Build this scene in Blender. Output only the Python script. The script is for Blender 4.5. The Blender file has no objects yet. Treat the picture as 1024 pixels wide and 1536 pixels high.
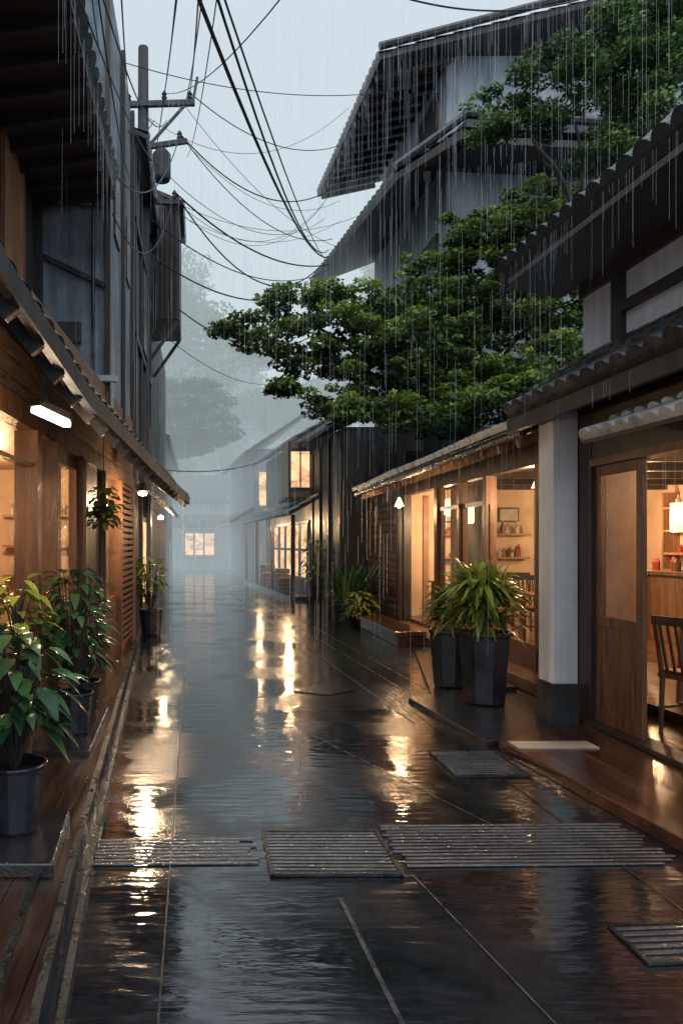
import bpy, math, random
import numpy as np
from mathutils import Vector
random.seed(7); rng=np.random.default_rng(7)
S=bpy.context.scene
S.view_settings.view_transform='Standard'; S.view_settings.look='None'; S.view_settings.exposure=0
COL=S.collection
V=Vector
# ---------------------------------------------------------------- materials
def nn(nt,t,**k):
    n=nt.nodes.new(t)
    for a,b in k.items(): setattr(n,a,b)
    return n
def M(name,c1,c2=None,rough=.5,r2=None,scale=3,bump=.15,bscale=25,metal=0,ior=1.5,stretch=(1,1,1),coat=0,detail=6,planks=None,grime=0):
    m=bpy.data.materials.new(name); m.use_nodes=True; nt=m.node_tree; L=nt.links
    p=nt.nodes['Principled BSDF']; c2=c2 or tuple(x*.6 for x in c1); r2=rough if r2 is None else r2
    tc=nn(nt,'ShaderNodeTexCoord'); mp=nn(nt,'ShaderNodeMapping'); mp.inputs['Scale'].default_value=stretch
    L.new(tc.outputs['Object'],mp.inputs[0])
    n1=nn(nt,'ShaderNodeTexNoise'); n1.inputs['Scale'].default_value=scale; n1.inputs['Detail'].default_value=detail; n1.inputs['Roughness'].default_value=.62
    L.new(mp.outputs[0],n1.inputs['Vector'])
    cr=nn(nt,'ShaderNodeValToRGB'); cr.color_ramp.elements[0].position=.35; cr.color_ramp.elements[1].position=.68
    cr.color_ramp.elements[0].color=(*c2,1); cr.color_ramp.elements[1].color=(*c1,1)
    L.new(n1.outputs['Fac'],cr.inputs[0]); col=cr.outputs[0]
    n2=nn(nt,'ShaderNodeTexNoise'); n2.inputs['Scale'].default_value=bscale; n2.inputs['Detail'].default_value=4
    L.new(mp.outputs[0],n2.inputs['Vector']); hgt=n2.outputs['Fac']
    if planks:
        ax,w=planks
        sx=nn(nt,'ShaderNodeSeparateXYZ'); L.new(tc.outputs['Object'],sx.inputs[0])
        dv=nn(nt,'ShaderNodeMath',operation='DIVIDE'); L.new(sx.outputs[ax],dv.inputs[0]); dv.inputs[1].default_value=w
        fr=nn(nt,'ShaderNodeMath',operation='FRACT'); L.new(dv.outputs[0],fr.inputs[0])
        fl=nn(nt,'ShaderNodeMath',operation='FLOOR'); L.new(dv.outputs[0],fl.inputs[0])
        wn=nn(nt,'ShaderNodeTexWhiteNoise',noise_dimensions='1D'); L.new(fl.outputs[0],wn.inputs['W'])
        gt=nn(nt,'ShaderNodeMath',operation='GREATER_THAN'); L.new(fr.outputs[0],gt.inputs[0]); gt.inputs[1].default_value=.07
        mr=nn(nt,'ShaderNodeMapRange'); L.new(wn.outputs['Value'],mr.inputs[0]); mr.inputs[3].default_value=.6; mr.inputs[4].default_value=1.15
        mu=nn(nt,'ShaderNodeMath',operation='MULTIPLY'); L.new(mr.outputs[0],mu.inputs[0]); 
        g2=nn(nt,'ShaderNodeMapRange'); L.new(gt.outputs[0],g2.inputs[0]); g2.inputs[3].default_value=.25; L.new(g2.outputs[0],mu.inputs[1])
        mx=nn(nt,'ShaderNodeVectorMath',operation='SCALE'); L.new(col,mx.inputs[0]); L.new(mu.outputs[0],mx.inputs['Scale']); col=mx.outputs[0]
        ad=nn(nt,'ShaderNodeMath',operation='MULTIPLY_ADD'); L.new(gt.outputs[0],ad.inputs[0]); ad.inputs[1].default_value=1.5; L.new(hgt,ad.inputs[2]); hgt=ad.outputs[0]
    if grime:
        m3=nn(nt,'ShaderNodeMapping'); m3.inputs['Scale'].default_value=(3,3,.35); L.new(tc.outputs['Object'],m3.inputs[0])
        n3=nn(nt,'ShaderNodeTexNoise'); n3.inputs['Scale'].default_value=2.2; n3.inputs['Detail'].default_value=8; L.new(m3.outputs[0],n3.inputs['Vector'])
        g=nn(nt,'ShaderNodeMapRange'); L.new(n3.outputs['Fac'],g.inputs[0]); g.inputs[1].default_value=.4; g.inputs[2].default_value=.65; g.inputs[3].default_value=1-grime; g.inputs[4].default_value=1
        mx=nn(nt,'ShaderNodeVectorMath',operation='SCALE'); L.new(col,mx.inputs[0]); L.new(g.outputs[0],mx.inputs['Scale']); col=mx.outputs[0]
    L.new(col,p.inputs['Base Color'])
    rr=nn(nt,'ShaderNodeMapRange'); L.new(n1.outputs['Fac'],rr.inputs[0]); rr.inputs[1].default_value=.35; rr.inputs[2].default_value=.65; rr.inputs[3].default_value=rough; rr.inputs[4].default_value=r2
    L.new(rr.outputs[0],p.inputs['Roughness'])
    bp=nn(nt,'ShaderNodeBump'); bp.inputs['Strength'].default_value=bump; bp.inputs['Distance'].default_value=.02
    L.new(hgt,bp.inputs['Height']); L.new(bp.outputs[0],p.inputs['Normal'])
    p.inputs['Metallic'].default_value=metal; p.inputs['IOR'].default_value=ior; p.inputs['Coat Weight'].default_value=coat; p.inputs['Coat Roughness'].default_value=.08
    return m
def emis(name,c,s):
    m=bpy.data.materials.new(name); m.use_nodes=True; nt=m.node_tree; nt.nodes.remove(nt.nodes['Principled BSDF'])
    e=nn(nt,'ShaderNodeEmission'); e.inputs[0].default_value=(*c,1); e.inputs[1].default_value=s
    nt.links.new(e.outputs[0],nt.nodes['Material Output'].inputs[0]); return m
def litwindow(name,ca,cb,s):
    m=emis(name,ca,s); nt=m.node_tree; e=[n for n in nt.nodes if n.type=='EMISSION'][0]
    tc=nn(nt,'ShaderNodeTexCoord'); mp=nn(nt,'ShaderNodeMapping'); mp.inputs['Scale'].default_value=(1.2,1.2,2.2); nt.links.new(tc.outputs['Object'],mp.inputs[0])
    v=nn(nt,'ShaderNodeTexVoronoi'); v.distance='CHEBYCHEV'; v.inputs['Scale'].default_value=1.6; nt.links.new(mp.outputs[0],v.inputs['Vector'])
    n=nn(nt,'ShaderNodeTexNoise'); n.inputs['Scale'].default_value=2.5; nt.links.new(mp.outputs[0],n.inputs['Vector'])
    sx=nn(nt,'ShaderNodeSeparateColor'); nt.links.new(v.outputs['Color'],sx.inputs[0])
    mu=nn(nt,'ShaderNodeMath',operation='MULTIPLY_ADD'); nt.links.new(sx.outputs[0],mu.inputs[0]); mu.inputs[1].default_value=.5; nt.links.new(n.outputs['Fac'],mu.inputs[2])
    cr=nn(nt,'ShaderNodeValToRGB'); cr.color_ramp.elements[0].position=.3; cr.color_ramp.elements[0].color=(*cb,1); cr.color_ramp.elements[1].position=.9; cr.color_ramp.elements[1].color=(*ca,1)
    nt.links.new(mu.outputs[0],cr.inputs[0]); nt.links.new(cr.outputs[0],e.inputs[0]); return m
def glassm():
    m=bpy.data.materials.new('window_glass'); m.use_nodes=True; nt=m.node_tree; L=nt.links; nt.nodes.remove(nt.nodes['Principled BSDF'])
    t=nn(nt,'ShaderNodeBsdfTransparent'); t.inputs[0].default_value=(.94,.96,.95,1)
    g=nn(nt,'ShaderNodeBsdfGlossy'); g.inputs['Roughness'].default_value=.03
    ge=nn(nt,'ShaderNodeNewGeometry'); mr=nn(nt,'ShaderNodeMapRange'); L.new(ge.outputs['Backfacing'],mr.inputs[0]); mr.inputs[3].default_value=1.38; mr.inputs[4].default_value=1/1.38
    f=nn(nt,'ShaderNodeFresnel'); L.new(mr.outputs[0],f.inputs[0])
    x=nn(nt,'ShaderNodeMixShader'); L.new(f.outputs[0],x.inputs[0]); L.new(t.outputs[0],x.inputs[1]); L.new(g.outputs[0],x.inputs[2])
    L.new(x.outputs[0],nt.nodes['Material Output'].inputs[0]); return m
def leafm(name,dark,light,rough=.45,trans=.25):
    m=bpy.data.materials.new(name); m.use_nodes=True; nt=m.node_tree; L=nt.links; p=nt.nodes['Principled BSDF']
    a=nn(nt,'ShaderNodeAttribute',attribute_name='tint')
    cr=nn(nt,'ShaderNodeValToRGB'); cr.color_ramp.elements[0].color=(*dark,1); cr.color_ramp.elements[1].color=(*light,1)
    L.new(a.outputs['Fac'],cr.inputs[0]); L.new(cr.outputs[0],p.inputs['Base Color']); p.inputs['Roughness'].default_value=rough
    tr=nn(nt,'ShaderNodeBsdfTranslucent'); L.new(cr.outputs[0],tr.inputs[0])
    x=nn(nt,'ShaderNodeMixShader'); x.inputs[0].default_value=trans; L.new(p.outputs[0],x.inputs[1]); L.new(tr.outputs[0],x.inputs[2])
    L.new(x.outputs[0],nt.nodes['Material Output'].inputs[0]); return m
def streetm():
    m=bpy.data.materials.new('wet_asphalt'); m.use_nodes=True; nt=m.node_tree; L=nt.links; p=nt.nodes['Principled BSDF']
    tc=nn(nt,'ShaderNodeTexCoord')
    def noise(s,d,r=.6,sc=(1,1,1),dist=0):
        mp=nn(nt,'ShaderNodeMapping'); mp.inputs['Scale'].default_value=sc; L.new(tc.outputs['Object'],mp.inputs[0])
        n=nn(nt,'ShaderNodeTexNoise'); n.inputs['Scale'].default_value=s; n.inputs['Detail'].default_value=d; n.inputs['Roughness'].default_value=r; n.inputs['Distortion'].default_value=dist
        L.new(mp.outputs[0],n.inputs['Vector']); return n.outputs['Fac']
    big=noise(1.0,10,.68,(.8,1.0,1),.5); fine=noise(140,3); mid=noise(7,8,.75); wav=noise(4,3,.5,(1,4.5,1)); brn=noise(1.3,5)
    pud=nn(nt,'ShaderNodeMapRange',interpolation_type='SMOOTHSTEP'); L.new(big,pud.inputs[0]); pud.inputs[1].default_value=.40; pud.inputs[2].default_value=.58
    cr=nn(nt,'ShaderNodeValToRGB'); e=cr.color_ramp.elements; e[0].position=.35; e[0].color=(.004,.005,.008,1); e[1].position=.72; e[1].color=(.022,.026,.034,1)
    L.new(mid,cr.inputs[0])
    bm=nn(nt,'ShaderNodeMapRange'); L.new(brn,bm.inputs[0]); bm.inputs[1].default_value=.55; bm.inputs[2].default_value=.7; bm.inputs[4].default_value=.35
    mc=nn(nt,'ShaderNodeMix',data_type='RGBA'); L.new(bm.outputs[0],mc.inputs[0]); L.new(cr.outputs[0],mc.inputs[6]); mc.inputs[7].default_value=(.04,.027,.022,1)
    L.new(mc.outputs[2],p.inputs['Base Color'])
    rr=nn(nt,'ShaderNodeMapRange'); L.new(pud.outputs[0],rr.inputs[0]); rr.inputs[3].default_value=.2; rr.inputs[4].default_value=.05
    L.new(rr.outputs[0],p.inputs['Roughness'])
    st=nn(nt,'ShaderNodeMapRange'); L.new(pud.outputs[0],st.inputs[0]); st.inputs[3].default_value=.14; st.inputs[4].default_value=.01
    b1=nn(nt,'ShaderNodeBump'); b1.inputs['Distance'].default_value=.006; L.new(st.outputs[0],b1.inputs['Strength']); L.new(fine,b1.inputs['Height'])
    b2=nn(nt,'ShaderNodeBump'); b2.inputs['Distance'].default_value=.02; b2.inputs['Strength'].default_value=.22; L.new(wav,b2.inputs['Height']); L.new(b1.outputs[0],b2.inputs['Normal'])
    L.new(b2.outputs[0],p.inputs['Normal'])
    io=nn(nt,'ShaderNodeMapRange'); L.new(pud.outputs[0],io.inputs[0]); io.inputs[3].default_value=1.55; io.inputs[4].default_value=2.3; L.new(io.outputs[0],p.inputs['IOR'])
    return m
m_street=streetm()
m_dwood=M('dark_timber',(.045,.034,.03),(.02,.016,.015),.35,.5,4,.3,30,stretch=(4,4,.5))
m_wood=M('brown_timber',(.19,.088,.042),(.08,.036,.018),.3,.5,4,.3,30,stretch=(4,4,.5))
m_deck=M('wet_deck_boards',(.11,.045,.026),(.045,.02,.013),.06,.18,3,.12,20,ior=1.9,stretch=(6,.7,1),planks=(0,.14))
m_deckL=M('wet_side_deck',(.1,.05,.032),(.03,.018,.015),.1,.25,3,.15,20,ior=1.8,stretch=(6,.7,1),planks=(0,.12))
m_siding=M('board_siding',(.24,.14,.085),(.12,.065,.04),.4,.6,4,.25,20,stretch=(1,1,6),planks=(2,.13))
m_vboard=M('vertical_boards',(.04,.047,.055),(.018,.022,.027),.4,.6,4,.25,20,stretch=(5,5,.6),planks=(1,.16))
m_inwall=M('interior_plaster',(.66,.5,.36),(.52,.38,.26),.8,.8,2,.05)
m_inwood=M('interior_timber',(.36,.2,.11),(.2,.1,.05),.4,.5,3,.1,stretch=(1,5,.6))
m_infloor=M('interior_floor',(.25,.12,.06),(.12,.055,.03),.15,.25,3,.08,stretch=(6,.7,1),planks=(0,.14))
m_white=M('white_plaster',(.76,.8,.86),(.62,.67,.74),.6,.75,3,.1,60,grime=.2)
m_bluegrey=M('weathered_concrete',(.36,.46,.53),(.17,.22,.27),.55,.8,2.2,.35,18,grime=.5)
m_greywall=M('grey_render_wall',(.46,.53,.6),(.34,.4,.46),.6,.8,1.2,.15,18,grime=.4)
m_dplaster=M('dark_plaster',(.06,.072,.08),(.028,.034,.04),.5,.7,2,.2,20,grime=.4)
m_tile=M('wet_roof_tile',(.035,.045,.055),(.014,.019,.025),.16,.35,5,.2,30,ior=1.8)
m_tin=M('corrugated_tin',(.55,.6,.64),(.28,.31,.34),.2,.4,4,.2,30,metal=.3)
m_metal=M('dark_steel',(.08,.09,.1),(.03,.035,.04),.2,.45,6,.3,60,metal=.7)
m_grate=M('ribbed_grate_steel',(.1,.1,.11),(.035,.035,.04),.1,.3,3,.3,60,ior=2.2)
m_pot=M('black_glazed_pot',(.02,.026,.04),(.01,.013,.02),.15,.35,4,.1,20,ior=1.6)
m_conc=M('wet_stone',(.16,.17,.18),(.08,.085,.09),.12,.3,5,.2,50,ior=1.6)
m_paddark=M('wet_dark_slate',(.035,.036,.042),(.018,.018,.022),.06,.2,5,.2,50,ior=2.0)
m_joint=M('slab_joint',(.12,.12,.13),(.02,.02,.024),.2,.4,8,.2,50)
m_jointd=M('slab_joint_dark',(.012,.012,.014),(.006,.006,.007),.3,.5,8,.2,50)
m_cable=M('cable_rubber',(.02,.022,.026),(.012,.013,.016),.4,.5,5,.05)
m_pole=M('pole_concrete',(.09,.1,.11),(.05,.055,.06),.5,.7,4,.2,30,grime=.4)
m_bark=M('bark',(.05,.045,.04),(.02,.018,.016),.6,.8,8,.6,30,stretch=(3,3,.6))
m_soil=M('soil',(.03,.02,.015),None,.9,.9)
m_red=M('red_enamel',(.35,.05,.03),(.2,.03,.02),.4,.5)
m_cream=M('cream_ceramic',(.6,.52,.42),None,.3,.4)
m_glass=glassm()
m_bulb=emis('lamp_glow',(1,.8,.55),22); m_tube=emis('tube_glow',(1,.84,.62),14); m_shade=emis('lamp_shade_glow',(1,.64,.34),3.0)
m_lit=litwindow('lit_interior',(1,.58,.3),(.26,.1,.04),1.5)
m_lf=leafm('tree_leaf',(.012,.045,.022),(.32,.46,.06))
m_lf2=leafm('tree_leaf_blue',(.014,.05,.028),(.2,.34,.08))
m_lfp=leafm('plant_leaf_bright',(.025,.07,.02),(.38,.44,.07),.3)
m_lfd=leafm('plant_leaf_dark',(.012,.045,.025),(.1,.21,.075),.22,.15)
m_lfm=leafm('distant_leaf',(.01,.06,.03),(.1,.24,.08),.8)
m_curt=M('cloth',(.55,.42,.3),(.4,.28,.18),.9,.9)

# ---------------------------------------------------------------- mesh helpers
def empty(name,loc=(0,0,0),rz=0):
    o=bpy.data.objects.new(name,None); COL.objects.link(o); o.location=loc; o.rotation_euler=(0,0,rz); return o
class MB:
    def __init__(s): s.v=[]; s.f=[]; s.t=[]
    def face(s,pts,t=0):
        b=len(s.v); s.v+= [tuple(p) for p in pts]; s.f.append(tuple(range(b,b+len(pts)))); s.t.append(t)
    def box(s,x0,x1,y0,y1,z0,z1):
        b=len(s.v); s.v+=[(x0,y0,z0),(x1,y0,z0),(x1,y1,z0),(x0,y1,z0),(x0,y0,z1),(x1,y0,z1),(x1,y1,z1),(x0,y1,z1)]
        for q in ((0,3,2,1),(4,5,6,7),(0,1,5,4),(1,2,6,5),(2,3,7,6),(3,0,4,7)): s.f.append(tuple(b+i for i in q)); s.t.append(0)
        return s
    def beam(s,p0,p1,w,h,up=(0,0,1)):
        p0,p1=V(p0),V(p1); d=(p1-p0).normalized(); u=V(up)
        if abs(d.dot(u))>.98: u=V((0,1,0))
        a=d.cross(u).normalized()*w/2; c=a.cross(d).normalized()*h/2; b=len(s.v)
        for p in (p0,p1): s.v+=[tuple(p-a-c),tuple(p+a-c),tuple(p+a+c),tuple(p-a+c)]
        for q in ((0,3,2,1),(4,5,6,7),(0,1,5,4),(1,2,6,5),(2,3,7,6),(3,0,4,7)): s.f.append(tuple(b+i for i in q)); s.t.append(0)
        return s
    def prism(s,poly,z0,z1):
        n=len(poly); b=len(s.v); s.v+=[(x,y,z0) for x,y in poly]+[(x,y,z1) for x,y in poly]
        s.f.append(tuple(b+n+i for i in range(n))); s.f.append(tuple(b+n-1-i for i in range(n))); s.t+=[0,0]
        for i in range(n): j=(i+1)%n; s.f.append((b+i,b+j,b+n+j,b+n+i)); s.t.append(0)
        return s
    def slab(s,pts,th):
        pts=[V(p) for p in pts]; n=len(pts); nr=(pts[1]-pts[0]).cross(pts[2]-pts[0]).normalized()
        if nr.z<0: pts=pts[::-1]; nr=-nr
        b=len(s.v); s.v+=[tuple(p) for p in pts]+[tuple(p-nr*th) for p in pts]
        s.f.append(tuple(b+i for i in range(n))); s.f.append(tuple(b+2*n-1-i for i in range(n))); s.t+=[0,0]
        for i in range(n): j=(i+1)%n; s.f.append((b+j,b+i,b+n+i,b+n+j)); s.t.append(0)
        return s
    def tube(s,pts,rad,n=8):
        pts=[V(p) for p in pts]; b=len(s.v); m=len(pts)
        for i,p in enumerate(pts):
            d=(pts[min(i+1,m-1)]-pts[max(i-1,0)]).normalized(); u=V((0,0,1)) if abs(d.z)<.9 else V((1,0,0))
            a=d.cross(u).normalized(); c=a.cross(d); r=rad[i] if hasattr(rad,'__len__') else rad
            for k in range(n):
                t=2*math.pi*k/n; s.v.append(tuple(p+a*math.cos(t)*r+c*math.sin(t)*r))
        for i in range(m-1):
            for k in range(n):
                k2=(k+1)%n; s.f.append((b+i*n+k,b+i*n+k2,b+(i+1)*n+k2,b+(i+1)*n+k)); s.t.append(0)
        s.f.append(tuple(b+k for k in range(n))[::-1]); s.f.append(tuple(b+(m-1)*n+k for k in range(n))); s.t+=[0,0]
        return s
    def lathe(s,c,prof,n=24,sq=0):
        b=len(s.v); m=len(prof)
        for r,z in prof:
            for k in range(n):
                t=2*math.pi*k/n; s.v.append((c[0]+r*math.cos(t),c[1]+r*math.sin(t),c[2]+z))
        for i in range(m-1):
            for k in range(n):
                k2=(k+1)%n; s.f.append((b+i*n+k,b+i*n+k2,b+(i+1)*n+k2,b+(i+1)*n+k)); s.t.append(0)
        return s
    def leaf(s,base,d,L,W,droop=.3,seg=5,fold=.25,t=None,pw=.8):
        base=V(base); d=V(d).normalized(); side=d.cross(V((0,0,1)))
        if side.length<.05: side=V((1,0,0))
        side.normalize(); b=len(s.v); t=random.random() if t is None else t
        for i in range(seg+1):
            q=i/seg; p=base+d*L*q+V((0,0,-1))*droop*L*q*q; w=W*.5*math.sin(math.pi*min(1,(.04+.96*q))**pw)+.001
            s.v+=[tuple(p-side*w+V((0,0,fold*w))),tuple(p),tuple(p+side*w+V((0,0,fold*w)))]
        for i in range(seg):
            for k in (0,1):
                s.f.append((b+i*3+k,b+i*3+k+1,b+(i+1)*3+k+1,b+(i+1)*3+k)); s.t.append(t)
    def build(s,name,mat,par=None,smooth=False,bevel=0):
        me=bpy.data.meshes.new(name); me.from_pydata(s.v,[],s.f); me.materials.append(mat)
        a=me.attributes.new('tint','FLOAT','FACE'); a.data.foreach_set('value',np.array(s.t,dtype=np.float32))
        if smooth: me.polygons.foreach_set('use_smooth',[True]*len(me.polygons))
        me.update(); o=bpy.data.objects.new(name,me); COL.objects.link(o)
        if par: o.parent=par
        if bevel:
            bm=o.modifiers.new('b','BEVEL'); bm.width=bevel; bm.segments=2; bm.limit_method='ANGLE'
        return o
def box(name,x0,x1,y0,y1,z0,z1,mat,par=None,bevel=0): return MB().box(x0,x1,y0,y1,z0,z1).build(name,mat,par,bevel=bevel)
def quad(name,pts,mat,par=None):
    m=MB(); m.face(pts); return m.build(name,mat,par)
def tile_roof(name,e0,e1,r0,r1,mat,par=None,sp=.2,amp=.035,row=.3,th=.07,deck=True):
    e0,e1,r0,r1=map(V,(e0,e1,r0,r1)); nrm=(e1-e0).cross(r0-e0).normalized()
    if nrm.z<0: nrm=-nrm
    nc=max(3,round((e1-e0).length/sp)); k=6; us=[(i+j/k)/nc for i in range(nc) for j in range(k)]+[1.0]
    nr=max(2,round((r0-e0).length/row)); vs=[(0,-th)]
    for i in range(nr): vs+=[(i/nr,.03),((i+1)/nr-.002,0)]
    m=MB(); nu=len(us)
    for (v,h) in vs:
        for u in us:
            a=(u*nc)%1; pr=amp*(abs(math.sin(math.pi*a))**.7) if h>-.01 else 0
            jit=.008*math.sin(math.floor(u*nc)*12.9+v*7) if h>-.01 else 0
            p=e0.lerp(e1,u).lerp(r0.lerp(r1,u),v)+nrm*(pr+h+jit)
            m.v.append(tuple(p))
    for j in range(len(vs)-1):
        for i in range(nu-1): m.f.append((j*nu+i,j*nu+i+1,(j+1)*nu+i+1,(j+1)*nu+i)); m.t.append(0)
    m.build(name,mat,par,smooth=False)
    if deck: MB().slab([e0-nrm*.012,e1-nrm*.012,r1-nrm*.012,r0-nrm*.012],th).build(name+'_deck',m_dwood,par)
def rafters(name,e0,e1,r0,r1,n,mat,par,w=.06,h=.09,off=.14):
    m=MB(); e0,e1,r0,r1=map(V,(e0,e1,r0,r1))
    for i in range(n):
        u=(i+.5)/n; d=V((0,0,-off)); m.beam(e0.lerp(e1,u)+d,r0.lerp(r1,u)+d,w,h)
    m.build(name,mat,par)
def leafcloud(name,pads,mat,par=None,size=.08,per=90,sub=16,flat=.45,tbase=0.0,rmin=.13,rmax=.3):
    C=[];T=[];SZ=[]
    for (cx,cy,cz,rx,rz) in pads:
        ns=int(sub*max(.5,rx*rx*1.3))
        a=rng.uniform(0,2*np.pi,ns); r=np.sqrt(rng.uniform(0,1,ns)); 
        zz=rng.uniform(-.8,1,ns)
        sx=cx+np.cos(a)*r*rx*np.sqrt(np.clip(1-zz**2*.7,0,1)); sy=cy+np.sin(a)*r*rx*1.0; sz=cz+zz*rz*(1-.45*r)
        for i in range(ns):
            rr=rng.uniform(rmin,rmax); n=int(per*(rr/(rmin+rmax)*2*.93)**2)
            p=rng.normal(0,1,(n,3)); p/=np.linalg.norm(p,axis=1)[:,None]; p*=(rng.uniform(.25,1,n)**.5)[:,None]
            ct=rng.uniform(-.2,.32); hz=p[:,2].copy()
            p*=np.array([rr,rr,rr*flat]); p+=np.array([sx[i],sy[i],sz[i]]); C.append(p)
            T.append(np.clip(.25+ct+tbase+.28*hz+.25*zz[i]+rng.normal(0,.12,n),0,1)); SZ.append(rng.uniform(.6,1.25,n)*size)  # lighter upward: pale new growth plus lit-top highlights put into the tint
    C=np.concatenate(C);T=np.concatenate(T);SZ=np.concatenate(SZ);N=len(C)
    nm=rng.normal(0,1,(N,3))*.55+np.array([0,-.25,.75]); nm/=np.linalg.norm(nm,axis=1)[:,None]
    a=rng.normal(0,1,(N,3)); a-=nm*(a*nm).sum(1)[:,None]; a/=np.linalg.norm(a,axis=1)[:,None]; b=np.cross(nm,a)
    A=a*SZ[:,None]*.5; B=b*SZ[:,None]*.3
    Vt=np.stack([C-A,C+B-A*.1,C+A,C-B-A*.1],1).reshape(-1,3)
    me=bpy.data.meshes.new(name); me.vertices.add(N*4); me.vertices.foreach_set('co',Vt.astype(np.float32).ravel())
    me.loops.add(N*4); me.loops.foreach_set('vertex_index',np.arange(N*4,dtype=np.int32))
    me.polygons.add(N); me.polygons.foreach_set('loop_start',np.arange(0,N*4,4,dtype=np.int32)); 
    me.materials.append(mat); at=me.attributes.new('tint','FLOAT','FACE'); at.data.foreach_set('value',T.astype(np.float32))
    me.update(calc_edges=True); me.validate(); o=bpy.data.objects.new(name,me); COL.objects.link(o)
    if par: o.parent=par
    return o
def limb(m,pts,r0,r1,n=7,wob=.06):
    P=[V(p) for p in pts]; out=[]
    for i in range(len(P)-1):
        for k in range(4):
            q=P[i].lerp(P[i+1],k/4); 
            if k or i: q=q+V((random.uniform(-wob,wob),random.uniform(-wob,wob),random.uniform(-wob,wob)))
            out.append(q)
    out.append(P[-1]); L=len(out); m.tube(out,[r0+(r1-r0)*i/(L-1) for i in range(L)],n)
def pointlight(name,loc,w,c=(1,.62,.32),r=.08,par=None):
    l=bpy.data.lights.new(name,'POINT'); l.energy=w*1.6; l.color=c; l.shadow_soft_size=r
    o=bpy.data.objects.new(name,l); COL.objects.link(o); o.location=loc
    if par: o.parent=par
    return o

# ---------------------------------------------------------------- ground
quad('ground',[(-300,-100,-.03),(300,-100,-.03),(300,400,-.03),(-300,400,-.03)],m_dplaster)
quad('street',[(-3,-2,0),(5,-2,0),(5,60,0),(-3,60,0)],m_street)
def strip(m,p0,p1,w,z=.004):
    p0,p1=V((*p0,z)),V((*p1,z)); d=(p1-p0).normalized(); a=V((-d.y,d.x,0))*w/2; m.face([p0-a,p1-a,p1+a,p0+a])
m=MB()
for a,b,w in [((.63,3.3),(.72,1.4),.02),((1.02,3.55),(1.3,1.6),.008),((.6,4.4),(.85,6.2),.006),((.9,6.2),(1.75,3.9),.007)]: strip(m,a,b,w)
for x0,x1 in ((1.15,1.9),(1.5,2.3),(1.85,2.55)):
    strip(m,(x0-.3,26),(x1,6.5),.012,.0045)
m.build('pavement_joints',m_joint)
m=MB()
strip(m,(-.6,2.2),(.7,2.32),.008,.0065); strip(m,(.8,7.0),(2.1,7.1),.008,.0065)
strip(m,(-.13,1.2),(-.22,14),.008,.0055); strip(m,(2.1,3),(2.0,8),.008,.0055)
m.build('pavement_joints',m_jointd)
def grate(name,x0,x1,y0,y1,frame=True,sk=0,pitch=.04,mat=None):
    g=empty(name); m=MB(); n=int((y1-y0)/pitch)
    for i in range(n):
        y=y0+(i+.5)*(y1-y0)/n; a=random.uniform(0,.05) if not frame else .01; b=random.uniform(0,.12) if not frame else .01
        m.beam((x0+a,y,.008),(x1-b,y+sk,.008),.02,.007)
    m.build('slats',mat or m_grate,g,bevel=.002)
    if frame:
        m=MB(); m.beam((x0,y0,.01),(x1,y0+sk,.01),.018,.012); m.beam((x0,y1,.01),(x1,y1+sk,.01),.018,.012)
        m.beam((x0,y0-.009,.0102),(x0,y1+.009,.0102),.018,.0116); m.beam((x1,y0+sk-.009,.0102),(x1,y1+sk+.009,.0102),.018,.0116)
        m.build('frame',m_metal,g)
        quad('tray',[(x0,y0,.0035),(x1,y0+sk,.0035),(x1,y1+sk,.0035),(x0,y1,.0035)],m_paddark,g)
grate('drain_grate',-.56,.31,3.62,3.95,False,.02)
grate('drain_grate',.345,.97,3.52,4.05)
grate('drain_grate',.99,2.42,3.6,4.15,False,.03)
grate('drain_grate',1.7,2.45,2.78,3.05,True,.05)
grate('drain_grate',1.75,2.25,5.0,5.6,True,.02)
MB().prism([(1.0,7.9),(1.35,7.7),(1.7,8.0),(1.4,8.35)],.003,.009).build('drain_plate',m_paddark)
# ---------------------------------------------------------------- left deck & kerb
k=empty('left_boardwalk')
MB().prism([(-1.6,1),(-.46,1),(-.62,3.4),(-1.02,11.4),(-1.6,11.4)],.0,.09).build('boards',m_deckL,k)
m=MB(); m.beam((-.43,1,.055),(-.60,3.4,.055),.035,.11); m.beam((-.60,3.4,.055),(-1.0,11.4,.055),.035,.11)
m.beam((-.36,1,.02),(-.53,3.4,.02),.03,.04); m.beam((-.53,3.4,.02),(-.95,11.4,.02),.03,.04)
m.beam((-.60,1,.1),(-.74,3.4,.1),.03,.03); m.build('kerb_rail',m_metal,k)
MB().prism([(-1.35,3.3),(-.66,3.3),(-.7,3.95),(-1.35,4.05)],.09,.16).build('stone_slab',m_paddark,k,bevel=.01)
MB().prism([(-1.3,5.2),(-.78,5.2),(-.82,6.6),(-1.3,6.6)],.09,.13).build('stone_slab',m_paddark,k,bevel=.01)
# ---------------------------------------------------------------- LEFT NEAR SHOP
rz=-math.atan2(.3,8.5)
A=empty('timber_shop',(-1.35,3.0,0),rz)
box('sill_wall',-.1,0,-1,2.5,.09,.98,m_siding,A); box('sill',-.12,.05,-1,2.5,.98,1.03,m_wood,A)
box('lintel',-.1,.02,-1,8.5,2.45,2.62,m_wood,A); box('upper_boards',-.1,0,-1,8.5,2.62,3.5,m_siding,A)
for y,w in ((.75,.03),(2.5,.12),(3.15,.12),(4.4,.12),(5.6,.12),(6.9,.12),(8.3,.16)):
    box('post',-.13,.05 if y>1 else .0,y,y+w,.99 if y<1 else .09,2.45,m_wood,A)
box('mid_rail',-.06,.01,-1,2.5,2.17,2.2,m_wood,A)
quad('glass',[(-.03,-1,1.03),(-.03,2.5,1.03),(-.03,2.5,2.45),(-.03,-1,2.45)],m_glass,A)
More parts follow.
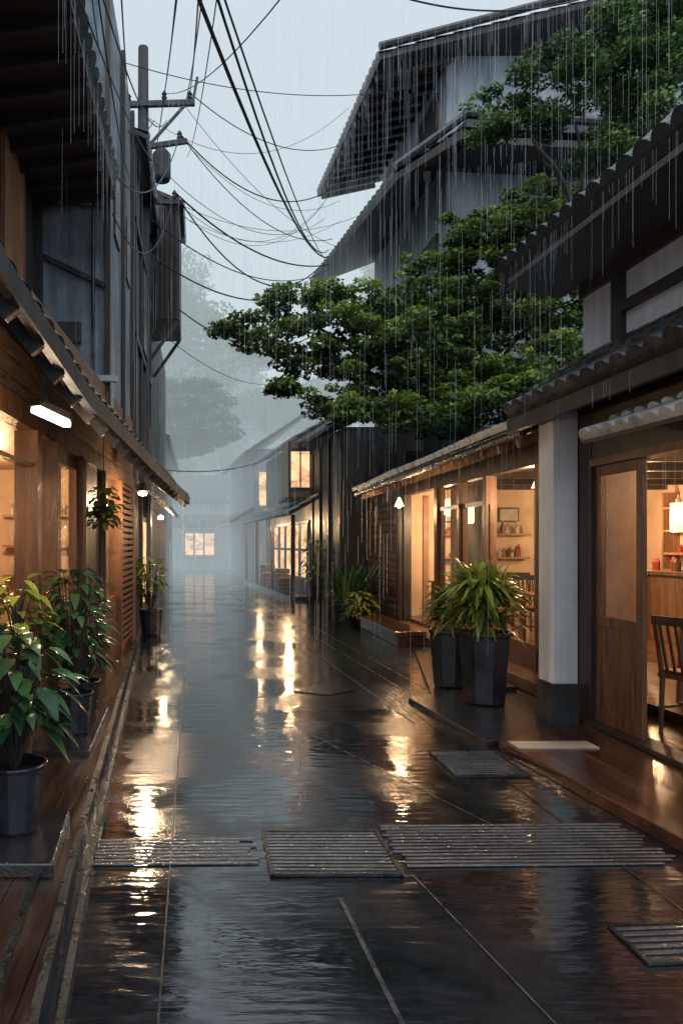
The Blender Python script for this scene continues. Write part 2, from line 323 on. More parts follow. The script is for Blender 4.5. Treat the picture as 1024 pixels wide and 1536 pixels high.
box('panel',-.1,-.02,2.62,3.15,.09,1.0,m_wood,A); quad('side_glass',[(-.05,2.62,1),(-.05,3.15,1),(-.05,3.15,2.45),(-.05,2.62,2.45)],m_glass,A)
m=MB(); m.box(-.09,-.03,3.27,4.4,.09,.95); m.box(-.09,-.03,3.27,3.37,.95,2.45); m.box(-.09,-.03,4.3,4.4,.95,2.45); m.box(-.09,-.03,3.37,4.3,2.33,2.45); m.build('door_leaf',m_wood,A)
quad('door_glass',[(-.05,3.37,.95),(-.05,4.3,.95),(-.05,4.3,2.33),(-.05,3.37,2.33)],m_glass,A)
box('panel',-.1,-.02,4.52,5.6,.09,2.45,m_dwood,A)
m=MB(); m.box(-.1,-.02,5.72,6.9,.09,.9); m.build('panel',m_wood,A)
quad('window_glass',[(-.05,5.72,.9),(-.05,6.9,.9),(-.05,6.9,2.45),(-.05,5.72,2.45)],m_glass,A)
m=MB()
for i in range(26): m.box(-.04,.03,7.04,8.28,.2+i*.087,.25+i*.087)
m.build('louvre_slats',m_wood,A); box('louvre_back',-.1,-.05,7.02,8.3,.09,2.45,m_inwood,A)
box('room_floor',-2.6,-.1,-1,7,.05,.1,m_infloor,A); box('room_ceiling',-2.6,-.1,-1,7,2.6,2.66,m_inwood,A)
box('room_back',-2.7,-2.6,-1,7,.05,2.66,m_inwall,A); box('room_end',-2.6,-.1,6.92,7,.05,2.66,m_inwall,A)
m=MB()
for z in (1.15,1.55,1.95): m.box(-2.6,-1.1,4.15,4.4,z,z+.03); m.box(-1.5,-.2,6.65,6.9,z,z+.03)
m.box(-2.5,-1.1,4.1,4.4,.1,1.0); m.box(-2.6,-1.1,4.4,4.44,.1,2.5); m.build('shelves',m_inwood,A)
m=MB()
for z in (1.18,1.58,1.98):
    for i in range(10): x=-2.4+i*.13; h=random.uniform(.08,.25); m.lathe((x,4.27,z),[(0,0),(.035,0),(.045,h*.6),(.018,h*.8),(.018,h)],8)
    for i in range(9): x=-1.4+i*.13; h=random.uniform(.08,.22); m.lathe((x,6.76,z),[(0,0),(.035,0),(.04,h*.6),(.018,h*.8),(.018,h)],8)
m.build('jars',m_cream,A)
MB().lathe((-.75,2.3,2.05),[(0,0),(.1,0),(.12,.04),(.12,.22),(.08,.26),(0,.26)],18).build('lantern',m_shade,A,smooth=True)
pointlight('room_lamp_light',(-1.3,1.6,1.95),45,par=A); pointlight('room_lamp_light',(-1.2,5.4,2.1),60,par=A); pointlight('room_lamp_light',(-1.6,3.4,2.1),50,par=A)
# curved awning
AW=empty('tiled_awning')
ev=[V((-.86,1.2,3.05)),V((-.8,2.9,2.72)),V((-.68,4.3,2.5)),V((-.45,7,2.36)),V((-.2,11.2,2.3))]
wv=[V((-1.5,1.2,3.7)),V((-1.4,2.9,3.45)),V((-1.36,4.3,3.3)),V((-1.24,7,3.15)),V((-1.1,11.2,3.1))]
for i in range(4):
    tile_roof('awning_tiles',ev[i],ev[i+1],wv[i],wv[i+1],m_tile,AW,sp=.18,amp=.02,row=.28)
    rafters('rafters',ev[i],ev[i+1],wv[i],wv[i+1],[4,4,7,10][i],m_dwood,AW,.05,.07)
m=MB()
for i in range(4): m.beam(ev[i]+V((.02,0,-.05)),ev[i+1]+V((.02,0,-.05)),.05,.11)
m.build('gutter',m_dplaster,AW)
T=empty('tube_lamp'); MB().beam((-.9,4.0,2.33),(-.78,4.32,2.3),.045,.03).build('tube',m_tube,T); MB().beam((-.9,4.0,2.37),(-.78,4.32,2.34),.07,.04).build('housing',m_metal,T)
MB().beam((-.85,4.15,2.35),(-.95,4.15,2.75),.015,.015).build('bracket',m_metal,T)
pointlight('tube_light',(-.85,4.18,2.18),13,(1,.74,.5),.08,T)
T=empty('wall_lamp'); MB().lathe((-.75,9.6,2.28),[(0,.12),(.03,.12),(.1,0),(.0,.0)],16).build('shade',m_metal,T); MB().lathe((-.75,9.6,2.22),[(0,0),(.05,.01),(.06,.04),(.0,.06)],12).build('bulb',m_bulb,T)
MB().beam((-.75,9.6,2.38),(-.75,9.6,2.65),.012,.012).build('rod',m_metal,T)
pointlight('wall_lamp_light',(-.72,9.6,2.14),50,(1,.7,.42),.06,T)
# upper storey
U=empty('upper_storey_house')
box('wall',-2.6,-2.0,1,8.95,3.3,6.6,m_dplaster,U)
box('window_frame',-2.0,-1.96,7.25,8.3,4.3,5.9,m_wood,U); quad('window_pane',[(-1.955,7.35,4.4),(-1.955,8.2,4.4),(-1.955,8.2,5.8),(-1.955,7.35,5.8)],m_inwood,U)
tile_roof('roof',(-1.0,1,6.25),(-1.0,8.85,5.98),(-2.6,1,7.1),(-2.6,8.85,6.95),m_tile,U,sp=.22,amp=.05,row=.3,th=.1)
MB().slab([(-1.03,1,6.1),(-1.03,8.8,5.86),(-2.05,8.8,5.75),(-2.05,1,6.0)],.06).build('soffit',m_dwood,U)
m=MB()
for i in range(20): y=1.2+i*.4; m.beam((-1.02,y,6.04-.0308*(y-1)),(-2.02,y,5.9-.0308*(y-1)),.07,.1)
m.build('soffit_rafters',m_dwood,U)
box('brace_post',-2.0,-1.9,8.8,8.9,3.2,5.7,m_dwood,U)
B=empty('concrete_house')
box('wall',-3.2,-1.12,9.0,12.0,2.9,8.6,m_bluegrey,B)
m=MB(); m.box(-1.15,-1.09,8.92,8.995,2.9,8.6); m.box(-1.115,-1.06,10.4,10.5,2.9,8.6); m.box(-1.115,-1.06,11.85,11.95,2.9,8.6); m.build('corner_posts',m_dwood,B)
m=MB(); m.beam((-2.1,8.97,5.2),(-1.16,8.97,4.75),.05,.06); m.tube([(-1.3,8.94,3),(-1.3,8.94,6.2)],.02); m.tube([(-2.0,8.94,5.75),(-1.16,8.94,5.7)],.012); m.build('pipes',m_metal,B)
box('vent',-1.75,-1.45,8.93,8.995,4.05,4.3,m_dplaster,B)
box('ledge',-2.2,-1.0,8.8,8.91,3.55,3.62,m_tin,B)
m=MB()
for y in (9.5,11.0): m.box(-1.12,-1.09,y,y+.55,5.6,6.5)
m.build('side_windows',m_metal,B)
Cc=empty('dark_boarded_house')
box('wall',-3.4,-1.1,12.02,16,0,8.3,m_vboard,Cc); tile_roof('roof',(-.85,12,8.3),(-.85,16.1,8.3),(-3,12,9.3),(-3,16.1,9.3),m_tile,Cc,sp=.25)
m=MB(); 
for z in (3.2,5.0,6.9): m.box(-1.1,-1.04,12.1,15.9,z,z+.1)
for y in (12.1,13.4,14.8,15.8): m.box(-1.1,-1.05,y,y+.09,.3,8.2)
m.build('trim',m_dwood,Cc)
box('window_frame',-1.1,-1.03,13.55,14.7,5.2,6.7,m_metal,Cc)
D=empty('boarded_bay_house')
box('wall',-3.4,-1.12,16.02,24,0,7.2,m_vboard,D)
MB().prism([(-1.12,16.0),(-.45,16.05),(-.45,17.8),(-1.12,17.8)],6.5,8.95).build('bay',m_vboard,D)
MB().slab([(-1.3,15.85,9.4),(-.33,15.85,9.0),(-.33,18,9.0),(-1.3,18,9.4)],.08).build('bay_roof',m_tile,D)
m=MB()
for x in np.arange(-1.08,-.45,.11): m.box(x,x+.04,15.96,16.0,6.5,8.95)
m.build('bay_battens',m_dwood,D)
m=MB(); m.beam((-.5,16.05,6.45),(-1.1,16.05,5.6),.07,.07); m.beam((-.5,17.6,6.45),(-1.1,17.6,5.6),.07,.07); m.build('bay_braces',m_dwood,D)
MB().slab([(-.5,12.6,2.25),(-.5,17.5,2.25),(-1.15,17.5,2.75),(-1.15,12.6,2.75)],.07).build('awning',m_tile,D)
box('shop_door',-1.09,-1.055,13.52,14.78,.1,2.1,m_wood,Cc); quad('shop_door_lit_panel',[(-1.05,13.6,.5),(-1.05,14.7,.5),(-1.05,14.7,2.0),(-1.05,13.6,2.0)],m_lit,Cc)
T=empty('wall_lamp'); MB().lathe((-.9,16.8,2.15),[(0,0),(.06,.0),(.07,.06),(.0,.1)],12).build('bulb',m_bulb,T); MB().beam((-.9,16.8,2.22),(-1.12,16.8,2.4),.02,.02).build('bracket',m_metal,T)
pointlight('wall_lamp_light',(-.85,16.8,2.08),50,(1,.7,.42),.06,T)
E=empty('far_left_house')
box('wall',-6,-1.35,24.05,36,0,5.2,m_dplaster,E); tile_roof('roof',(-1.0,24,5.1),(-1.0,36.2,5.1),(-3.4,24,6.6),(-3.4,36.2,6.6),m_tile,E,sp=.35,row=.4)
# ---------------------------------------------------------------- utility pole & lines
P=empty('utility_pole')
MB().tube([(-1.12,14.5,0),(-1.12,14.5,6),(-1.12,14.5,11.4)],[.15,.13,.1],12).build('post',m_pole,P)
m=MB(); m.beam((-1.9,14.4,10.2),(-.1,14.4,10.25),.09,.1); m.beam((-1.6,14.4,9.3),(-.25,14.4,9.5),.08,.09); m.beam((-1.5,14.4,8.3),(-.4,14.4,8.3),.07,.08)
m.beam((-1.1,14.4,9.3),(-.3,14.4,10.2),.05,.05); m.beam((-.15,14.4,10.2),(-.05,14.4,10.75),.05,.05)
m.build('crossarms',m_metal,P)
m=MB()
for x,z in ((-1.8,10.25),(-1.4,10.25),(-.7,10.3),(-.2,10.3),(-1.5,9.37),(-.4,9.52),(-.5,8.35)): m.lathe((x,14.4,z),[(0,0),(.03,0),(.06,.05),(.03,.08),(.055,.12),(.02,.18),(0,.18)],10)
m.lathe((-.75,14.35,8.7),[(0,0),(.16,0),(.18,.05),(.18,.5),(.1,.6),(0,.6)],14)
m.build('insulators',m_pole,P)
cu=bpy.data.curves.new('power_lines','CURVE'); cu.dimensions='3D'; cu.bevel_depth=.011; cu.bevel_resolution=1; cu.materials.append(m_cable)
def cable(a,b,sag,r=1.0,n=18):
    a,b=V(a),V(b); sp=cu.splines.new('POLY'); sp.points.add(n)
    for i in range(n+1):
        t=i/n; p=a.lerp(b,t)-V((0,0,sag*4*t*(1-t))); sp.points[i].co=(*p,1); sp.points[i].radius=r
top=[(-1.8,14.4,10.4),(-1.4,14.4,10.4),(-.7,14.4,10.45),(-.2,14.4,10.45),(-1.5,14.4,9.5),(-.4,14.4,9.65),(-.5,14.4,8.5)]
for t in top[:4]:
    cable(t,(t[0]*.35+.35+random.uniform(-.4,.4),2.5,5.2+random.uniform(-.2,.6)),.35,.8)
cable((-.1,5,5.55),(3.5,20,9.4),.55,1.6); cable((0,5,5.7),(3.5,20,9.6),.75,1.1); cable((.03,4.5,5.3),(3.45,20,9.3),.3,.8)
cable(top[3],(3.6,19,11.9),.5,.9); cable(top[5],(3.7,19,11.0),.9,1.2); cable(top[5],(3.6,20,9.9),.7,.9); cable(top[6],(3.5,20,9.2),.5,1.6); cable(top[6],(3.4,21,9.5),1.1,1.4)
cable((-1.0,14.4,8.0),(3.4,21,9.3),.6,1.1); cable((-1.1,14.5,7.4),(3.35,21,9.0),.7,1.5); cable((-2.5,12,9.9),(4.0,15.6,11.2),.4,.7)
cable(top[2],(1.2,2.2,4.6),.5,.6); cable((-.45,16,6.7),(3.3,21,7.6),.6,1.3)
cable((-1.3,9,7.4),(-.9,14.4,9.9),.5,.8); cable((-1.05,8.9,6.1),(-.4,14.4,9.6),.6,1.0); cable((-1.06,8.9,5.6),(-.5,14.4,8.5),.8,.8); cable((-1.05,9,6.3),(-1.4,14.4,10.4),.5,.9)
cable((3.0,11,9.8),(6.2,12,10.5),.2,1.2); cable((2.0,5,5.4),(6,15,13.5),.2,1.0); cable((-.8,17,3.3),(2.9,27,4.9),.25,1.4); cable((-.8,17,6.4),(2.2,24,6.8),.3,.8)
for i in range(8):
    cable((-1.1+random.uniform(-.2,.9),14.4,8.3+random.uniform(0,2)),(3.5+random.uniform(-.1,.3),random.uniform(17,21.5),random.uniform(9.1,11.9)),random.uniform(.3,1.4),random.uniform(.4,.8))
for i in range(6):
    cable((-1.1+random.uniform(-.4,.9),14.4,8.3+random.uniform(0,2)),(random.uniform(-.9,.3),random.uniform(3,4),random.uniform(4.6,5.6)),random.uniform(.1,.9),random.uniform(.4,.9))
co=bpy.data.objects.new('power_lines',cu); COL.objects.link(co)
# ---------------------------------------------------------------- RIGHT RESTAURANT
R=empty('restaurant_building')
box('floor',3.92,8.5,2,14.2,.0,.2,m_infloor,R); box('ceiling',3.9,8.5,2,14.3,2.72,2.8,m_inwood,R)
box('back_wall',8.5,8.6,2,14.3,0,2.8,m_inwall,R); box('end_wall',3.92,8.5,14.2,14.3,0,2.72,m_inwall,R)
m=MB()
for y in np.arange(3,14,1.15): m.box(3.9,8.5,y,y+.1,2.58,2.72)
m.build('ceiling_beams',m_dwood,R)
box('sill_step',3.5,3.95,6.75,13.9,.0,.14,m_wood,R,bevel=.01); box('sill_base',3.84,3.92,6.75,11.9,.14,.32,m_wood,R)
box('header',3.82,3.96,6.75,17,2.5,2.78,m_dwood,R)
for y,w in ((6.75,.1),(8.35,.04),(9.8,.14),(10.85,.07),(11.85,.14),(13.75,.14),(14.2,.1),(16.75,.14)): box('post',3.82,3.96,y,y+w,0,2.5,m_wood if y<12 else m_dwood,R)
box('transom',3.85,3.93,9.94,11.85,2.12,2.18,m_wood,R)
for a,b in ((6.85,8.35),(8.39,9.8),(9.94,10.85),(10.92,11.85)):
    quad('glass',[(3.88,a,.32),(3.88,b,.32),(3.88,b,2.5),(3.88,a,2.5)],m_glass,R)
    m=MB(); w=.03 if a<9.8 else .06; m.box(3.86,3.905,a,a+w,.32,2.12); m.box(3.86,3.905,b-w,b,.32,2.12); m.box(3.86,3.905,a+w,b-w,.32,.42)
    m.build('sash',m_wood,R)
box('siding_wall',3.84,3.95,14.3,16.75,0,2.5,m_siding,R)
m=MB()
for z in np.arange(.15,2.5,.14): m.box(3.825,3.84,14.32,16.74,z,z+.02)
m.build('siding_battens',m_dwood,R)
tile_roof('roof',(3.1,6.95,2.74),(3.1,14.4,2.64),(5.6,6.95,3.55),(5.6,14.4,3.45),m_tile,R,sp=.19,amp=.035,row=.3)
rafters('rafters',(3.12,7,2.72),(3.12,14.3,2.62),(3.95,7,2.98),(3.95,14.3,2.88),16,m_wood,R,off=.13)
m=MB(); m.tube([(3.06,6.95,2.66),(3.06,14.4,2.56)],.045); m.build('gutter',m_metal,R)
tile_roof('eave_flashing',(3.0,7.0,2.74),(3.0,14.45,2.64),(3.75,7.0,3.03),(3.75,14.45,2.93),m_tin,R,sp=.19,amp=.03,row=.38,th=.02,deck=False)
box('roof_gable_wall',4,5.6,14.3,14.4,2.8,3.4,m_dplaster,R)
box('counter',6.6,7.2,8,12.5,.2,1.15,m_inwood,R,bevel=.01); box('counter_top',6.5,7.3,7.9,12.6,1.15,1.2,m_wood,R)
m=MB()
for z in (1.4,1.8,2.2): m.box(8.2,8.5,7,13,z,z+.04)
for z in (1.3,1.75): m.box(4.6,6.3,14.0,14.2,z,z+.04)
for y in (7,9,11,13): m.box(8.2,8.5,y,y+.05,.2,2.5)
m.box(4.3,4.4,14.12,14.2,.2,2.5); m.box(5.4,5.5,14.12,14.2,.2,2.5); m.box(6.5,6.6,14.12,14.2,.2,2.5)
m.build('shelves',m_inwood,R)
for mt in (m_cream,m_red,m_wood):
    m=MB()
    for i in range(22):
        z=random.choice((1.44,1.84,2.24)); y=random.uniform(7.1,12.9); h=random.uniform(.1,.26); m.lathe((8.33,y,z),[(0,0),(.045,0),(.05,h*.6),(.02,h*.8),(.02,h)],8)
    for i in range(8):
        z=random.choice((1.34,1.79)); x=random.uniform(4.7,6.2); h=random.uniform(.1,.25); m.lathe((x,14.08,z),[(0,0),(.045,0),(.05,h*.6),(.02,h*.8),(.02,h)],8)
    for i in range(5):
        y=random.uniform(8.2,12.3); h=random.uniform(.1,.22); m.lathe((6.75,y,1.2),[(0,0),(.05,0),(.055,h*.7),(.03,h)],8)
    m.build('bottles',mt,R)
box('hood',6.9,7.9,9.3,10.8,1.75,2.2,m_tin,R,bevel=.02)
m=MB(); m.box(7.6,8.15,8.2,9.0,.2,2.0); m.build('fridge',m_tin,R)
for (x,z,w,h) in ((4.75,2.15,.35,.3),(5.2,2.2,.25,.35),(5.95,2.15,.4,.28)):
    box('picture_frame',x-w/2,x+w/2,14.15,14.19,z-h/2,z+h/2,m_dwood,R); box('picture',x-w/2+.03,x+w/2-.03,14.14,14.15,z-h/2+.03,z+h/2-.03,m_cream,R)
m=MB()
for i in range(18):
    y0=11.4+i*.021; m.box(4.02+.02*math.sin(i*1.3),4.03+.02*math.sin(i*1.3),y0,y0+.021,.9,2.45)
m.build('curtain',m_curt,R)
def chair(loc,rz):
    c=empty('dining_chair',loc,rz); m=MB()
    for x,y in ((-.19,-.18),(.19,-.18)): m.beam((x,y,0),(x*.95,y*.95,.44),.035,.035)
    for x in (-.19,.19): m.tube([(x,.2,0),(x*.97,.19,.44),(x*.95,.24,.7),(x*.9,.3,.92)],[.018,.02,.018,.015],8)
    m.box(-.21,.21,-.21,.21,.44,.475)
    m.beam((-.19,.0,.22),(.19,.0,.22),.02,.02); m.beam((-.19,-.17,.2),(-.19,.19,.2),.02,.02); m.beam((.19,-.17,.2),(.19,.19,.2),.02,.02)
    m.build('frame',m_wood,c)
    m=MB(); m.beam((-.18,.3,.9),(.18,.3,.9),.03,.07)
    for i in range(5): x=-.13+i*.065; m.beam((x,.2,.475),(x,.29,.88),.012,.02)
    m.build('backrest',m_dwood,c); MB().box(-.19,.19,-.19,.18,.476,.5).build('cushion',m_red,c,bevel=.01)
def table(loc,w=.8,d=.8,h=.74):
    c=empty('dining_table',loc); m=MB(); m.box(-w/2,w/2,-d/2,d/2,h-.035,h)
    for x in (-1,1):
        for y in (-1,1): m.beam((x*(w/2-.06),y*(d/2-.06),0),(x*(w/2-.08),y*(d/2-.08),h-.035),.05,.05)
    m.box(-w/2+.08,w/2-.08,-d/2+.06,-d/2+.08,h-.12,h-.035); m.build('frame',m_inwood,c,bevel=.006)
    m=MB()
    for i in range(4): a=random.uniform(-.25,.25); b=random.uniform(-.25,.25); m.lathe((a,b,h),[(0,0),(.03,0),(.04,.08),(.035,.09),(.025,.02)],10)
    m.build('tableware',m_cream,c)
table((4.75,9.6,.2),.9,.9); chair((4.35,8.95,.2),2.6); chair((4.9,8.75,.2),3.3); chair((4.7,10.4,.2),0)
table((4.5,12.7,.2),.8,1.1); chair((4.3,11.9,.2),3.0); chair((5.2,12.0,.2),2.7); table((6.0,7.2,.2),.9,.9); chair((5.9,6.4,.2),3.3); chair((5.4,7.6,.2),1.2)
chair((3.9,5.7,.1),1.9); table((4.55,6.1,.2),.8,.8); chair((5.1,5.7,.2),-1.5)
def pendant(loc,zt,w,kind=0):
    c=empty('pendant_lamp'); x,y,z=loc
    MB().tube([(x,y,z+.1),(x,y,zt)],.006,6).build('cord',m_metal,c)
    if kind==0:
        MB().lathe((x,y,z),[(.015,.16),(.03,.13),(.085,.0),(.08,0),(.025,.12)],18).build('shade',m_shade,c,smooth=True)
        MB().lathe((x,y,z-.03),[(0,0),(.03,.015),(.035,.05),(.015,.09),(0,.1)],12).build('bulb',m_bulb,c)
    else: MB().lathe((x,y,z-.12),[(0,0),(.09,0),(.1,.03),(.1,.27),(.08,.3),(0,.3)],18).build('shade',m_shade,c,smooth=True)
    pointlight('bulb_light',(x,y,z-.1 if kind==0 else z-.2),w,par=c,r=.05)
pendant((4.15,9.0,2.28),2.6,60); pendant((4.35,12.9,2.2),2.6,60,1); pendant((4.45,12.2,2.05),2.6,20,1); pendant((6.4,10.8,2.2),2.6,80); pendant((6.2,7.2,2.25),2.6,70); pendant((4.9,5.3,2.3),2.6,55); pendant((7.4,12.8,2.2),2.6,50,1)
pendant((3.5,12.9,2.25),2.6,24,0)
m=MB(); m.box(3.0,3.49,11.3,14.0,.16,.24); m.box(3.05,3.49,11.35,13.95,0,.16); m.build('entry_platform',m_deck,bevel=.01)
MB().prism([(2.35,7.4),(2.75,7.8),(3.45,8.0),(3.45,11),(3.2,11)],.0,.04).build('kerb_strip',m_paddark)
# ---------------------------------------------------------------- RIGHT NEAR SHOP
N=empty('corner_shop')
box('column',3.05,3.27,6.35,6.62,.38,2.75,m_white,N,bevel=.008); box('column_base',3.04,3.28,6.34,6.63,0,.38,m_dplaster,N)
box('return_wall',3.27,3.95,6.56,6.68,0,2.72,m_white,N); box('wall_lining',3.4,3.95,6.5,6.555,.1,2.72,m_inwood,N); box('corner_post',3.27,3.4,6.15,6.32,.08,2.75,m_dwood,N)
box('corner_post2',3.275,3.38,6.32,6.56,.0,2.75,m_dwood,N)
box('door_header',3.28,3.4,2,6.15,2.3,2.75,m_dwood,N); box('door_track',3.26,3.42,2,6.15,2.24,2.3,m_wood,N); box('threshold',3.24,3.42,2,6.15,.085,.12,m_dwood,N)
def sdoor(y0,y1,x,solid=True):
    m=MB(); w=.075
    m.box(x-.02,x+.02,y0,y0+w,.12,2.24); m.box(x-.02,x+.02,y1-w,y1,.12,2.24); m.box(x-.02,x+.02,y0+w,y1-w,2.16,2.24); m.box(x-.02,x+.02,y0+w,y1-w,.12,.24); m.box(x-.02,x+.02,y0+w,y1-w,.92,1.0)
    m.build('sliding_door_frame',m_wood,N,bevel=.004)
    if solid: box('sliding_door_panel',x-.008,x+.008,y0+w,y1-w,.24,.92,m_wood,N)
    quad('sliding_door_glass',[(x,y0+w,1.0),(x,y1-w,1.0),(x,y1-w,2.16),(x,y0+w,2.16)],m_glass,N)
sdoor(5.5,6.15,3.33); sdoor(3.4,4.25,3.33); sdoor(2.6,3.4,3.37)
box('shop_floor',3.3,3.92,2,6.5,0,.1,m_infloor,N); box('shop_ceiling',3.4,3.9,2,6.5,2.74,2.8,m_inwood,N)
tile_roof('awning_tin',(2.85,2.2,2.36),(2.85,5.5,2.38),(3.3,2.2,2.6),(3.3,5.5,2.6),m_tin,N,sp=.16,amp=.045,row=.5,th=.03)
tile_roof('lower_roof',(2.9,2.2,2.88),(2.9,6.98,2.84),(3.62,2.2,3.36),(3.62,6.98,3.32),m_tile,N,sp=.2,amp=.05,row=.26)
m=MB(); m.beam((2.93,2.2,2.74),(2.93,6.95,2.7),.05,.12); m.build('fascia',m_dwood,N)
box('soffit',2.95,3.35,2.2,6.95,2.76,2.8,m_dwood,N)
box('upper_wall',3.6,8,2.2,6.9,3.2,4.9,m_white,N)
m=MB(); m.box(3.56,3.6,2.2,6.9,3.9,4.6); m.box(3.55,3.6,6.2,6.35,3.2,3.9); m.box(3.55,3.6,4.6,4.7,3.2,3.9)
m.build('timbering',m_dwood,N)
m=MB(); m.box(3.545,3.6,2.2,6.2,3.56,3.64); m.build('rail',m_dwood,N)
tile_roof('upper_roof',(3.0,2.2,4.17),(3.0,7.35,4.33),(6.0,2.2,5.6),(6.0,7.35,5.75),m_tile,N,sp=.21,amp=.06,row=.3,th=.1)
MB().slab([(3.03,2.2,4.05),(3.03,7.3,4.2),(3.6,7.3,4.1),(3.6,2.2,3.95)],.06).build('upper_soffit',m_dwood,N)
m=MB(); m.beam((3.0,7.37,4.3),(6,7.37,5.72),.06,.16); m.build('bargeboard',m_dwood,N)
m=MB()
for i in range(10): m.lathe((3.02,7.3,4.22-.04-i*.035),[(0.005,0),(.022,.005),(.028,.03),(.005,.03)],8)
m.build('rain_chain',m_metal,N)
MB().prism([(2.3,5.65),(2.5,3.6),(2.75,1.5),(3.24,1.5),(3.24,6.1),(3.0,6.1)],.0,.08).build('entry_deck',m_deck,bevel=.006)
MB().prism([(2.1,7.4),(2.25,5.75),(3.02,6.15),(3.02,8.0)],.0,.045).build('planter_pad',m_paddark,bevel=.005)
box('door_mat',2.35,2.95,5.42,5.6,.081,.09,m_cream)
# ---------------------------------------------------------------- planters
def planter(loc,r,h,n=8,name='potted_shrub'):
    c=empty(name); x,y,z=loc
    MB().lathe((x,y,z),[(0,.0),(r*.72,0),(r*.8,.02),(r*.98,h*.93),(r*1.04,h*.95),(r*1.04,h),(r*.93,h),(r*.9,h-.06),(0,h-.06)],n).build('pot',m_pot,c,bevel=.006)
    MB().lathe((x,y,z+h-.055),[(r*.9,0),(0,.01)],n).build('soil',m_soil,c); return c
c=planter((2.77,7.15,.045),.25,.7)
m=MB()
for i in range(470):
    a=random.uniform(0,6.283); e=random.uniform(-.2,1.4); h=random.uniform(0,.46); r=random.uniform(0,.18)
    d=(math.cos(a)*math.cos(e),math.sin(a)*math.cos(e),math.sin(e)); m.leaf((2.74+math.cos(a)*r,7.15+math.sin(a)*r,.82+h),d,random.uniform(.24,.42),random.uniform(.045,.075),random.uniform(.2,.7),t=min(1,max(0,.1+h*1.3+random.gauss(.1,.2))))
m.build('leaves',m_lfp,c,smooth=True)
c=planter((2.72,8.0,.045),.22,.62)
m=MB()
for i in range(200):
    a=random.uniform(0,6.283); e=random.uniform(.0,1.3); h=random.uniform(0,.35); d=(math.cos(a)*math.cos(e),math.sin(a)*math.cos(e),math.sin(e))
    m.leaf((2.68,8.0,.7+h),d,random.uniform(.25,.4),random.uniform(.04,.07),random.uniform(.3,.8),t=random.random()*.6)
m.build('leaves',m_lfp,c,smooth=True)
def broad(c,cx,cy,cz,rx,rz,n,L,mat,rt):
    m=MB(); st=MB()
    for i in range(n):
        a=random.uniform(0,6.283); u=random.uniform(-.5,1); q=math.sqrt(max(0,1-u*u*.8))*random.uniform(.45,1)
        p=V((cx+math.cos(a)*q*rx,cy+math.sin(a)*q*rx,cz+u*rz)); d=V((math.cos(a),math.sin(a),random.uniform(-.5,.5)))
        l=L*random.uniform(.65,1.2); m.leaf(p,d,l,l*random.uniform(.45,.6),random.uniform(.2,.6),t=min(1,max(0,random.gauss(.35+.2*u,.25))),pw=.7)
        if i%3==0: st.tube([V(rt),V(rt).lerp(p,.5)+V((0,0,.08)),p],[.008,.006,.004],5)
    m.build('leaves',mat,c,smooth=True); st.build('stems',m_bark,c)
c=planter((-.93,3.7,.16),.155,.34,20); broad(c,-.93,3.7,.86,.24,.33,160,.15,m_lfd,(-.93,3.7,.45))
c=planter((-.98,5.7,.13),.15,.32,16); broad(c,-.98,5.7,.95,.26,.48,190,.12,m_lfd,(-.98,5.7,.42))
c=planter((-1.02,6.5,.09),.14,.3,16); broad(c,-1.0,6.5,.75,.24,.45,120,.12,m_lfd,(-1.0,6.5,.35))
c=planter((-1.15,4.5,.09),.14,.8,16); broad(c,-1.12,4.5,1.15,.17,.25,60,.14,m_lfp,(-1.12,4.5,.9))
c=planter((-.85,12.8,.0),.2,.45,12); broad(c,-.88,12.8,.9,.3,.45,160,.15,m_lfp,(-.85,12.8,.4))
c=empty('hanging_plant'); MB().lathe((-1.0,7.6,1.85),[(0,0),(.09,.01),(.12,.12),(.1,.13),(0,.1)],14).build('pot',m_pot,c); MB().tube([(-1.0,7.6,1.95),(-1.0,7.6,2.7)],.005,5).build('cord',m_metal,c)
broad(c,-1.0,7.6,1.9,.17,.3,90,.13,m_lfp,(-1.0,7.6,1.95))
c=empty('reed_plant'); m=MB()
for i in range(90):
    a=random.uniform(0,6.283); e=random.uniform(.9,1.5); m.leaf((3.1+random.uniform(-.15,.15),15.4+random.uniform(-.4,.4),.1),(math.cos(a)*math.cos(e),math.sin(a)*math.cos(e),math.sin(e)),random.uniform(.9,1.8),.08,random.uniform(.1,.4),t=random.random()*.7)
m.build('blades',m_lfd,c,smooth=True)
MB().lathe((3.1,15.4,0),[(0,0),(.25,0),(.3,.3),(.25,.3),(0,.25)],12).build('pot',m_pot,c)
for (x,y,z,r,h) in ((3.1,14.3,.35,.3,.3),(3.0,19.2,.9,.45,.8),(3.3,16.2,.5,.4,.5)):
    c=empty('shrub'); broad(c,x,y,z,r,h,150,.17,m_lfp,(x,y,.02))
